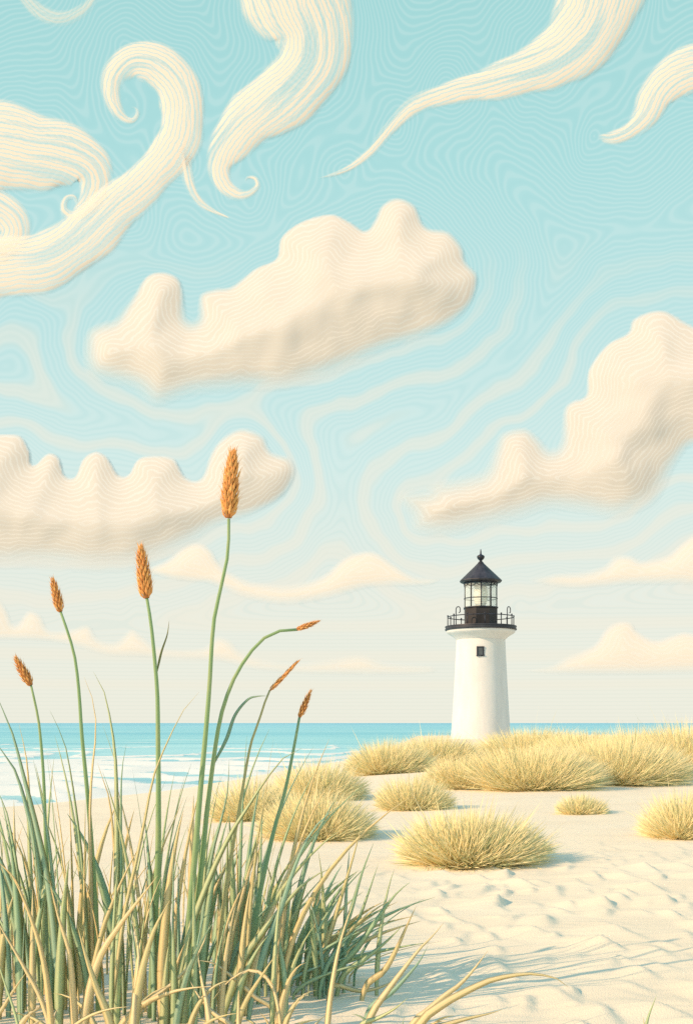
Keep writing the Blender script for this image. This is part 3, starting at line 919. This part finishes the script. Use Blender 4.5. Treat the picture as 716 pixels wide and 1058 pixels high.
def clump_mesh(name, blades):
    V, Fc, C, U = [], [], [], []
    for b in blades:
        o = len(V); V += list(b[0]); Fc += [tuple(i + o for i in q) for q in b[1]]; C += list(b[2]); U += list(b[3])
    return mesh(name, V, Fc, np.array(C), {'across': U})


def rand_face(r, spread_=0.9):
    a = -math.pi / 2 - 0.35 + r.uniform(-spread_, spread_)
    return np.array([math.cos(a), math.sin(a), r.uniform(-0.1, 0.35)])


CL = {}
CLG = 'green beach grass clumps in the foreground'
for key, px, label in (('a', 20, 'green and straw beach grass clump at the left edge, foremost in view'),
                       ('b', 115, 'dense beach grass clump around the second tallest seed stalk'),
                       ('c', 205, 'dense beach grass clump at the foot of the tallest seed stalk'),
                       ('d', 320, 'beach grass clump fanning low to the right over shaded sand'),
                       ('e', 430, 'sprawling straw grass clump whose longest blade arches out over the sand')):
    py = 1030 if key in 'abc' else (1012 if key == 'd' else 1072)
    p = at(px, py, base_depth(py))
    CL[key] = empty('beach_grass_clump', (p.x, p.y, ground_z(p.x, p.y)), label, 'grass clump', CLG)
CLX = {'a': 20, 'b': 115, 'c': 205, 'd': 320}

G, S_ = 'g', 's'
TR = [  # clump, points (tip first), foot row, half width px, colour
    ('a', [(-4, 716), (4, 735), (14, 760), (26, 806), (38, 854), (49, 905), (56, 960)], 1035, 5.0, G),
    ('a', [(-6, 764), (4, 778), (16, 796), (26, 827), (36, 870), (44, 930)], 1020, 5.2, G),
    ('a', [(20, 748), (28, 785), (31, 826), (36, 880), (42, 940)], 1010, 3.2, S_),
    ('a', [(52, 734), (62, 755), (68, 771), (75, 809), (82, 861), (87, 910), (90, 960)], 1030, 4.0, G),
    ('a', [(-5, 812), (6, 835), (12, 862), (18, 900), (22, 950)], 1025, 4.0, G),
    ('a', [(-8, 884), (0, 892), (14, 906), (31, 944), (45, 990), (52, 1040)], 1085, 7.0, S_),
    ('a', [(-10, 938), (6, 966), (26, 1000), (44, 1035)], 1075, 6.0, S_),
    ('a', [(28, 1004), (14, 1024), (2, 1044), (-10, 1060)], 1080, 4.0, S_),
    ('a', [(52, 910), (60, 945), (72, 985), (76, 1030)], 1080, 6.0, S_),
    ('a', [(-12, 960), (4, 1010), (18, 1052)], 1095, 6.0, G),
    ('b', [(87, 699), (94, 716), (98, 732), (99.5, 757), (95, 802), (93, 850), (94, 900)], 1030, 4.2, S_),
    ('b', [(97, 694), (104, 706), (110, 722), (117, 760), (120, 792), (121, 850), (121, 910)], 1035, 4.2, G),
    ('b', [(106, 748), (112, 764), (117, 781), (121, 810)], 1015, 2.6, G),
    ('b', [(131, 769), (127, 790), (125.5, 815), (125, 875), (124, 940)], 1035, 3.4, G),
    ('b', [(206, 715), (198, 724), (188.5, 736), (173, 767), (159, 802), (150, 847), (140, 895), (128, 950)], 1045, 3.6, S_),
    ('b', [(101, 788), (107, 806), (113.5, 827), (118, 870), (121, 920)], 1025, 3.2, S_),
    ('b', [(54, 826), (60, 860), (66, 900), (74, 950)], 1030, 4.0, S_),
    ('b', [(148, 868), (132, 898), (118, 930), (104, 970)], 1040, 3.6, S_),
    ('b', [(163, 905), (142, 932), (124, 956), (104, 988), (92, 1030)], 1082, 6.0, S_),
    ('b', [(136, 948), (144, 985), (140, 1030)], 1090, 6.5, S_),
    ('b', [(176, 930), (160, 960), (148, 1000), (140, 1045)], 1085, 6.5, S_),
    ('b', [(80, 955), (90, 990), (100, 1020), (112, 1050)], 1088, 5.5, S_),
    ('b', [(218, 952), (208, 980), (190, 1005), (166, 1026), (147, 1040)], 1075, 5.0, S_),
    ('c', [(190, 824), (180, 848), (168, 876), (158, 910), (152, 950)], 1028, 3.2, S_),
    ('c', [(212, 800), (203, 830), (196, 862), (188, 905), (182, 950)], 1030, 3.6, S_),
    ('c', [(237, 785), (235, 820), (228, 850), (220, 880), (212, 930)], 1032, 3.6, G),
    ('c', [(228, 800), (222, 832), (216, 862), (212, 900)], 1024, 2.4, G),
    ('c', [(312, 773), (303, 777), (292, 784), (273.7, 807), (258, 831), (240, 859), (222, 895), (204, 940), (192, 980)], 1050, 5.0, G),
    ('c', [(353.6, 831), (345, 837), (332, 847), (317, 868), (303, 900), (288, 945), (272, 985)], 1040, 4.2, G),
    ('c', [(272, 860), (262, 885), (252, 920), (240, 965)], 1030, 4.0, S_),
    ('c', [(330, 850), (313, 871), (299, 899), (286, 930), (268, 975)], 1035, 4.6, S_),
    ('c', [(342, 897), (327, 904), (309, 918), (288, 942), (267, 969), (250, 995)], 1040, 5.2, G),
    ('c', [(201, 993), (212, 993), (226, 998), (250, 1018), (266, 1032), (280, 1040)], 1046, 3.2, S_),
    ('c', [(289, 1052), (284, 1026), (276, 1011), (262, 1002), (246, 1007), (232, 1018), (218, 1036)], 1078, 3.6, S_),
    ('c', [(205, 985), (208, 1010), (214, 1040)], 1092, 5.0, S_),
    ('c', [(196, 1012), (206, 1030), (222, 1048), (240, 1062)], 1088, 5.0, S_),
    ('c', [(286, 985), (268, 1012), (252, 1040)], 1082, 4.0, S_),
    ('d', [(374, 850), (367, 878), (354.6, 920), (344, 955), (334, 985)], 1015, 3.6, S_),
    ('d', [(386, 871), (374, 902), (361.6, 944), (348, 980)], 1016, 3.8, G),
    ('d', [(391, 892), (379, 927), (366, 962), (352, 990)], 1014, 3.4, G),
    ('d', [(424, 911), (414, 919), (403.5, 930), (386, 955), (368.5, 980), (350, 1000)], 1016, 4.6, G),
    ('d', [(416, 956), (400, 972), (378, 990), (356, 1006)], 1018, 3.8, G),
    ('d', [(430, 936), (421, 955), (408, 984), (396, 1004), (380, 1016)], 1024, 4.0, S_),
    ('d', [(458.5, 953), (447, 967), (434.6, 979), (418, 1000), (400, 1024), (384, 1048)], 1078, 4.4, S_),
    ('d', [(442, 977), (434, 992), (424.6, 1004), (404, 1026), (384, 1040)], 1056, 3.8, G),
    ('d', [(340, 1042), (346, 1000), (354, 965), (366, 930)], 1085, 5.5, S_),
    ('d', [(420, 1005), (398, 1018), (372, 1024), (345, 1018)], 1022, 3.2, S_),
    ('d', [(268, 1046), (274, 1052), (280, 1066)], 1090, 4.5, S_),
    ('e', [(504, 982), (489, 1002), (474, 1018), (459, 1029), (440, 1046), (427, 1058)], 1082, 5.0, S_),
    ('e', [(587, 1020), (578, 1013), (569, 1009), (544, 1006), (509, 1012), (486, 1022), (460, 1036), (434, 1057)], 1086, 5.4, S_),
    ('e', [(519, 1043), (506, 1047), (480, 1053), (456, 1060), (436, 1066)], 1080, 4.4, S_),
    ('e', [(421, 1031), (408, 1042), (390, 1052), (372, 1060)], 1076, 3.8, G),
]
r0 = random.Random(5)
for key, pts, bpy_, hw, c in TR:
    col = r0.choice(GREENS if c == G else STRAWS)
    P = px_path(pts, bpy_, bow=r0.uniform(-0.12, 0.12))
    W = hw / F * base_depth(bpy_)
    edge = None
    if c == G and r0.random() < 0.5: edge = (0.42, 0.44, 0.20)
    b = blade_geo(P, W, rand_face(r0, 0.7), r0.uniform(0.35, 0.7), col, edge=edge)
    o = link('blade', clump_mesh('blade', [b]), M_BLADE, None)
    o.parent = CL[key]; o.matrix_parent_inverse = Matrix.Translation(-CL[key].location)

# the mass of smaller blades in each clump
fill = {k: [] for k in CL}
r1 = random.Random(17)


def free_blade(key, bx, bpy_, hpx, leanpx, hw, col, r, curl=0.35, n=11, edge=None):
    Y0 = base_depth(bpy_)
    pts = []
    for i in range(n):
        t = i / (n - 1)
        x = bx + leanpx * (t ** 1.9)
        y = bpy_ + 12 - (hpx + 12) * (t - curl * 0.35 * t ** 3)
        pts.append((x, y))
    bow = r.uniform(-0.25, 0.2)
    P = []
    for i, (x, y) in enumerate(pts):
        t = i / (n - 1)
        P.append(tuple(at(x, y, Y0 + bow * t * t)))
    gz = ground_z(P[0][0], P[0][1]); P[0] = (P[0][0], P[0][1], min(P[0][2], gz - 0.02))
    fill[key].append(blade_geo(P, hw / F * Y0, rand_face(r, 1.1), r.uniform(0.3, 0.7), col, edge=edge))


def nearest(px): return min(CLX, key=lambda k: abs(CLX[k] - px))


for i in range(140):
    bx = r1.uniform(-75, 300)
    row = r1.choice([r1.uniform(985, 1010), r1.uniform(1000, 1040), r1.uniform(1030, 1075)])
    h = r1.uniform(100, 250) * (1.0 if row < 1040 else 0.85)
    if r1.random() < 0.10: h *= 1.25
    lean = r1.gauss((bx - 105) * 0.22, 22) * h / 150
    g = r1.random() < 0.60
    free_blade(nearest(bx), bx, row, h, lean, r1.uniform(3.4, 6.4), r1.choice(GREENS if g else STRAWS), r1, edge=(0.45, 0.44, 0.19) if g and r1.random() < .35 else None)
for i in range(30):                                     # taller thin blades that thin out upwards
    bx = r1.uniform(-40, 290); row = r1.uniform(1000, 1040)
    free_blade(nearest(bx), bx, row, r1.uniform(190, 290), r1.gauss((bx - 105) * .25, 34), r1.uniform(2.6, 4.0), r1.choice(GREENS if r1.random() < .6 else STRAWS), r1, curl=.25)
for i in range(48):                                    # fan on the right
    bx = r1.gauss(318, 26)
    row = r1.uniform(992, 1022)
    lean = r1.uniform(-25, 120)
    h = max(34, r1.uniform(95, 165) - abs(lean) * 0.60)
    free_blade('d', bx, row, h, lean, r1.uniform(2.6, 5.0), r1.choice(GREENS if r1.random() < .74 else STRAWS), r1)
for i in range(110):                                    # thin pale blades behind
    bx = r1.uniform(-60, 275)
    row = r1.uniform(948, 985)
    h = r1.uniform(50, 135)
    free_blade(nearest(bx), bx, row, h, r1.gauss(6, 22), r1.uniform(1.0, 2.2), r1.choice(STRAWS + GREENS[2:4]), r1)
for i in range(22):                                     # sprawl at the very front
    bx = r1.uniform(-40, 330); row = r1.uniform(1066, 1095)
    free_blade(nearest(bx), bx, row, r1.uniform(35, 110), r1.gauss(10, 45), r1.uniform(3, 5.5), r1.choice(STRAWS), r1, curl=.9)
for i in range(14):
    bx = r1.uniform(385, 440); row = r1.uniform(1062, 1090)
    free_blade('e', bx, row, r1.uniform(18, 50), r1.uniform(-30, 70), r1.uniform(2, 3.6), r1.choice(STRAWS + GREENS[2:4]), r1, curl=.9)
for k, bl in fill.items():
    if not bl: continue
    o = link('foliage', clump_mesh('foliage', bl), M_BLADE, None)
    o.parent = CL[k]; o.matrix_parent_inverse = Matrix.Translation(-CL[k].location)
    o['kind'] = 'stuff'

# lone blade at the lower right
P = px_path([(678, 1028), (675, 1036), (671, 1046), (667, 1060)], 1074)
p0 = P[0]
lone = link('grass_sprout', clump_mesh('grass_sprout', [blade_geo(P, 2.4 / F * base_depth(1074), np.array([0, -1, .2]), .5, GREENS[2]),
                                                       blade_geo(px_path([(664, 1050), (665, 1058), (666, 1066)], 1074), 1.8 / F * base_depth(1074), np.array([.3, -1, .2]), .5, STRAWS[0])]), M_BLADE)
prop(lone, 'single short grass blade poking out of the rippled sand at lower right', 'grass sprout')


# ------------------------------------------------------------------ seed stalks
def seed_head(base, tip, halfw, seed, rows, per, open_=0.42):
    """overlapping pointed husks in a spiral round a spindle"""
    r = random.Random(seed)
    A, B = Vector(base), Vector(tip)
    ax = (B - A); L = ax.length; ax.normalize()
    e1 = ax.cross(Vector((0, 1, 0))).normalized(); e2 = ax.cross(e1).normalized()
    V, Fc, C = [], [], []

    def prof(t): return 1.12 * halfw * (math.sin(math.pi * min(1, t * 0.88 + 0.12)) ** 0.8) * (1 - 0.25 * t)
    # core
    pr = [(A + ax * (L * t), prof(t) * 0.62 + 0.0004) for t in [i / 14 for i in range(15)]]
    v, f = tube([q for q, _ in pr], [w for _, w in pr], 10)
    V += v; Fc += f; C += [(0.36, 0.14, 0.045)] * len(v)
    tot = rows * per
    for i in range(tot):
        t = (i + 0.5) / tot * 0.97
        ph = i * 2.39996
        rad = prof(t) * 0.52
        out = e1 * math.cos(ph) + e2 * math.sin(ph)
        side = ax.cross(out).normalized()
        p = A + ax * (L * (t - 0.02)) + out * rad
        ln = L * 0.20 * r.uniform(0.85, 1.2) * (1 - 0.25 * t)
        d = (ax * (1 - open_ * 0.5) + out * open_ * (1 - 0.5 * t) * r.uniform(.8, 1.2)).normalized()
        w = ln * 0.185
        up = d.cross(side).normalized()
        if up.dot(out) < 0: up = -up
        b = len(V)
        V += [p, p + d * ln * .45 - side * w, p + d * ln * .42 + up * w * .75, p + d * ln * .45 + side * w, p + d * ln * 1.08, p + d * ln * .45 - up * w * .2]
        Fc += [(b, b + 2, b + 1), (b, b + 3, b + 2), (b + 1, b + 2, b + 4), (b + 2, b + 3, b + 4), (b, b + 1, b + 5), (b, b + 5, b + 3), (b + 1, b + 4, b + 5), (b + 3, b + 5, b + 4)]
        k = r.random()
        col = (0.82 - 0.16 * k, 0.42 - 0.13 * k, 0.14 - 0.05 * k) if r.random() > .2 else (0.74, 0.40, 0.13)
        C += [col] * 6
        # awn
        q = p + d * ln * 1.0
        tip_ = q + (d * 0.85 + out * 0.35).normalized() * ln * 0.6
        b = len(V)
        V += [q - side * w * .10, q + side * w * .10, tip_, q + up * w * .1]
        Fc += [(b, b + 1, b + 2), (b + 1, b + 3, b + 2), (b + 3, b, b + 2)]
        C += [(0.70, 0.40, 0.14)] * 4
    return mesh('seed_head', V, Fc, np.array(C))


SG = 'seed stalks rising from the beach grass'


def stalk(label, head, stem, base_py, hw_head, hw_stem, rows, per, leaves=(), col=(0.36, 0.52, 0.28), seed=0, open_=0.36):
    P = px_path(stem, base_py, n=26)
    Y0 = base_depth(base_py)
    root = empty('seed_stalk', (P[0][0], P[0][1], ground_z(P[0][0], P[0][1])), label, 'seed stalk', SG)
    inv = Matrix.Translation(-root.location)
    rr = [hw_stem / F * Y0 * (1 - 0.64 * (i / 25) ** .8) for i in range(26)]
    v, f = tube(P, rr, 10)
    o = link('stem', mesh('stem', v, f, np.array([col] * len(v)), {'across': [i % 10 / 10 for i in range(len(v))]}), M_BLADE)
    o.parent = root; o.matrix_parent_inverse = inv
    (tx, ty), (bx, by) = head
    hm = seed_head(at(bx, by, Y0), at(tx, ty, Y0), hw_head / F * Y0, seed, rows, per, open_)
    h = link('seed_head', hm, M_SEED, None, smooth=False)
    h.parent = root; h.matrix_parent_inverse = inv
    for pts, w, c in leaves:
        pts = list(pts)
        if pts[0][1] < pts[-1][1]: pts = pts[::-1]
        cc = catmull(pts, 8)
        Pl = [tuple(at(x, y, Y0 + 0.02 * math.sin(i / len(cc) * 3))) for i, (x, y) in enumerate(cc)]
        lf = link('leaf', clump_mesh('leaf', [blade_geo(Pl, w / F * Y0, np.array([-.4, -1, .2]), .5, c)]), M_BLADE)
        lf.parent = root; lf.matrix_parent_inverse = inv
    return root


stalk('tallest stalk with the largest upright orange seed head', ((241, 468), (236.5, 535)),
      [(236.5, 536), (235.5, 573), (227, 613), (220.5, 647), (216.5, 711), (212.5, 760), (207, 820), (202, 880), (196, 950)], 1042, 9.6, 4.2, 17, 7, seed=1)
stalk('second tallest stalk with upright orange seed head and a slim side leaf', ((145.5, 566), (152, 618)),
      [(152, 618), (156.4, 645), (160.6, 687), (163, 720), (163.5, 760), (164, 820), (163.5, 889), (160, 950)], 1035, 8.6, 4.4, 14, 7,
      leaves=[([(175, 641), (173, 656), (167, 674), (162.5, 694)], 1.6, (0.36, 0.36, 0.16))], seed=2)
stalk('stalk with medium orange seed head leaning left, third from the left edge', ((54.5, 598), (63, 632)),
      [(63, 632), (70, 652), (77.5, 678), (82, 715), (85, 760), (90, 812), (94, 860), (99, 940)], 1030, 6.4, 3.6, 11, 6, seed=3)
bpy.data.objects['seed_stalk.002']['label'] = 'stalk with medium orange seed head leaning left over the sea, left of the second tallest'
stalk('stalk nearest the left edge with a short reddish seed head', ((16.5, 679), (32.5, 708)),
      [(32.5, 708), (37, 728), (41, 750), (45.4, 802), (48, 875), (52, 940)], 1025, 6.8, 3.2, 10, 6, seed=4)
stalk('arching stalk bent to the right with a small sideways seed head', ((329, 642), (306.6, 650.5)),
      [(307, 650.5), (296, 651), (284.5, 653), (272, 660), (262, 670), (244.5, 696), (232, 727), (224.5, 760), (215, 830), (209, 890), (203, 950)], 1040, 4.0, 4.0, 9, 5,
      leaves=[([(276, 719), (266, 719.5), (256, 723), (243, 739), (234, 764), (221, 789)], 2.4, (0.34, 0.52, 0.38))], seed=5, open_=.25)
stalk('thin bending stalk with a narrow spike of seeds like a curved tail', ((307, 684), (279, 714)),
      [(279, 713), (276, 719), (267.6, 745), (259, 770), (250.7, 816), (243, 862), (236, 905), (228, 960)], 1036, 1.5, 2.8, 9, 4, col=(0.56, 0.54, 0.30), seed=6, open_=.2)
stalk('rightmost short stalk with a small upright seed head above the tuft', ((321, 714), (309.5, 741)),
      [(309.5, 741), (304, 771), (295, 816), (284.5, 853), (274, 898), (264, 950)], 1032, 4.4, 3.6, 9, 5, col=(0.30, 0.48, 0.30), seed=7, open_=.3)

# ------------------------------------------------------------------ sky
SUN_AZ, SUN_EL = R(205), R(28)
sv = Vector((math.cos(SUN_EL) * math.cos(SUN_AZ), math.cos(SUN_EL) * math.sin(SUN_AZ), math.sin(SUN_EL)))
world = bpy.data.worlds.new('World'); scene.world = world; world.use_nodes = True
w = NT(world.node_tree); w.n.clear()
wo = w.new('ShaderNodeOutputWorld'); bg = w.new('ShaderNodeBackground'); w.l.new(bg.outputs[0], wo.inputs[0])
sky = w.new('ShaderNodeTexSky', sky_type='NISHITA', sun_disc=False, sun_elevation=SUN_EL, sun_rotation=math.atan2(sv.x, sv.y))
d = w.new('ShaderNodeTexCoord').outputs['Generated']
sp = w.new('ShaderNodeSeparateXYZ'); w.put(sp.inputs[0], d)
az = w.math('MULTIPLY', w.math('ARCTAN2', sp.outputs[0], sp.outputs[1]), F)
el = w.math('MULTIPLY', w.math('ARCSINE', sp.outputs[2]), F)
cmb = w.new('ShaderNodeCombineXYZ'); w.put(cmb.inputs[0], az); w.put(cmb.inputs[1], el)
q0 = cmb.outputs[0]
# air currents wobble the banding
nz = w.new('ShaderNodeTexNoise', noise_dimensions='2D'); w.put(nz.inputs['Vector'], q0)
nz.inputs['Scale'].default_value = 0.0085; nz.inputs['Detail'].default_value = 2.0
off = w.vmath('SCALE', w.vmath('SUBTRACT', nz.outputs['Color'], (0.5, 0.5, 0.5)), 34.0)
nz2 = w.new('ShaderNodeTexNoise', noise_dimensions='2D'); w.put(nz2.inputs['Vector'], q0)
nz2.inputs['Scale'].default_value = 0.032; nz2.inputs['Detail'].default_value = 1.0
off2 = w.vmath('SCALE', w.vmath('SUBTRACT', nz2.outputs['Color'], (0.5, 0.5, 0.5)), 8.0)
q = w.vmath('MULTIPLY', w.vmath('ADD', q0, w.vmath('ADD', off, off2)), (1, 1, 0))


def sky_pt(px, py):
    a, b = (px - CX) / F, (HZ - py) / F
    return (math.atan(a) * F, math.atan2(b, math.hypot(1, a)) * F, 0)


blobs = [(118, 362, 28), (165, 350, 60), (235, 350, 52), (300, 320, 55), (350, 290, 62), (410, 270, 60), (455, 290, 38),
         (430, 525, 18), (480, 520, 28), (540, 490, 45), (610, 470, 60), (670, 400, 70), (720, 400, 70),
         (0, 510, 60), (60, 525, 45), (120, 525, 48), (180, 520, 40), (250, 490, 45)]
for sp_, st in ((SW_A, 2), (SW_B, 3), (SW_C, 2), (SW_D, 2), (SW_E, 2)):
    for (x, y), hw in list(zip(*sp_))[::st]:
        blobs.append((x, y, hw))
KS = 0.10
acc = None
for x, y, rad in blobs:
    dist = w.vmath('DISTANCE', q, sky_pt(x, y), out=1)
    e = w.math('EXPONENT', w.math('MULTIPLY_ADD', dist, -KS, rad * KS))
    acc = e if acc is None else w.math('ADD', acc, e)
# towards the horizon the bands lie flat
acc = w.math('ADD', acc, w.math('EXPONENT', w.math('MULTIPLY_ADD', w.math('ABSOLUTE', el), -KS, 30 * KS)))
field = w.math('MULTIPLY', w.math('LOGARITHM', w.math('ADD', acc, 1e-30), math.e), -1 / KS)
ln = w.math('SINE', w.math('MULTIPLY', field, 2 * math.pi / 3.8))
lnm = w.maprange(ln, 0.0, 1.0)
grad = w.ramp(w.maprange(el, -20, 720, smooth=False), [
    (0.0, lin(243, 238, 220)), (0.03, lin(243, 241, 225)), (0.20, lin(237, 240, 227)), (0.38, lin(214, 239, 234)), (0.55, lin(196, 233, 231)),
    (0.75, lin(178, 227, 226)), (0.95, lin(168, 221, 220))])
top = w.maprange(el, 120, 520)
gl = w.mix(w.math('MULTIPLY', lnm, w.math('MULTIPLY_ADD', top, 0.05, 0.13)), grad, lin(228, 246, 241))
gl = w.mix(w.math('MULTIPLY', w.maprange(ln, -0.2, -1.0), 0.09), gl, lin(150, 214, 216))
# cream echoes of the clouds in the lower air
band = w.maprange(w.math('SINE', w.math('MULTIPLY', field, 2 * math.pi / 31.0)), -0.2, 1.0)
bm_ = w.math('MULTIPLY', band, w.math('MULTIPLY', w.maprange(el, 480, 330), w.maprange(field, 0.0, 8.0)))
gl = w.mix(w.math('MULTIPLY', bm_, 0.48), gl, lin(246, 240, 221))
# strength 0.1 background: the tuned colours carry most of the sky, the physical sky a share of it
# overhead, out of view, extra blue is added to the sky to cool shadows
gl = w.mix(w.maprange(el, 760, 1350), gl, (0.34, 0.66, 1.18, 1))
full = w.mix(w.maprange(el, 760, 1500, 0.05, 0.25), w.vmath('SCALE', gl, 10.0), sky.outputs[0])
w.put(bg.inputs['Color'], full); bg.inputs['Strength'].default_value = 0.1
world.cycles.sampling_method = 'MANUAL'; world.cycles.sample_map_resolution = 512

sun = bpy.data.lights.new('sun', 'SUN'); sun.energy = 5.0; sun.angle = R(0.6); sun.color = (1.0, 0.67, 0.41)
so = bpy.data.objects.new('sun', sun); COL.objects.link(so)
so.rotation_euler = sv.to_track_quat('Z', 'Y').to_euler(); so.location = (-30, -20, 40)

# ------------------------------------------------------------------ camera and view
cam = bpy.data.cameras.new('camera'); co = bpy.data.objects.new('camera', cam); COL.objects.link(co)
co.location = (0, 0, EYE); co.rotation_euler = (R(90), 0, 0)
cam.sensor_fit = 'VERTICAL'; cam.sensor_height = 36.0; cam.lens = F / 1058 * 36.0
cam.shift_y = (HZ - 529.0) / 1058.0
cam.clip_start = 0.05; cam.clip_end = 60000
scene.camera = co
vs = scene.view_settings
vs.view_transform = 'Standard'; vs.look = 'None'; vs.exposure = 0.0; vs.gamma = 1.0; vs.use_curve_mapping = False
scene.cycles.max_bounces = 6; scene.cycles.transparent_max_bounces = 24
scene.cycles.use_denoising = False
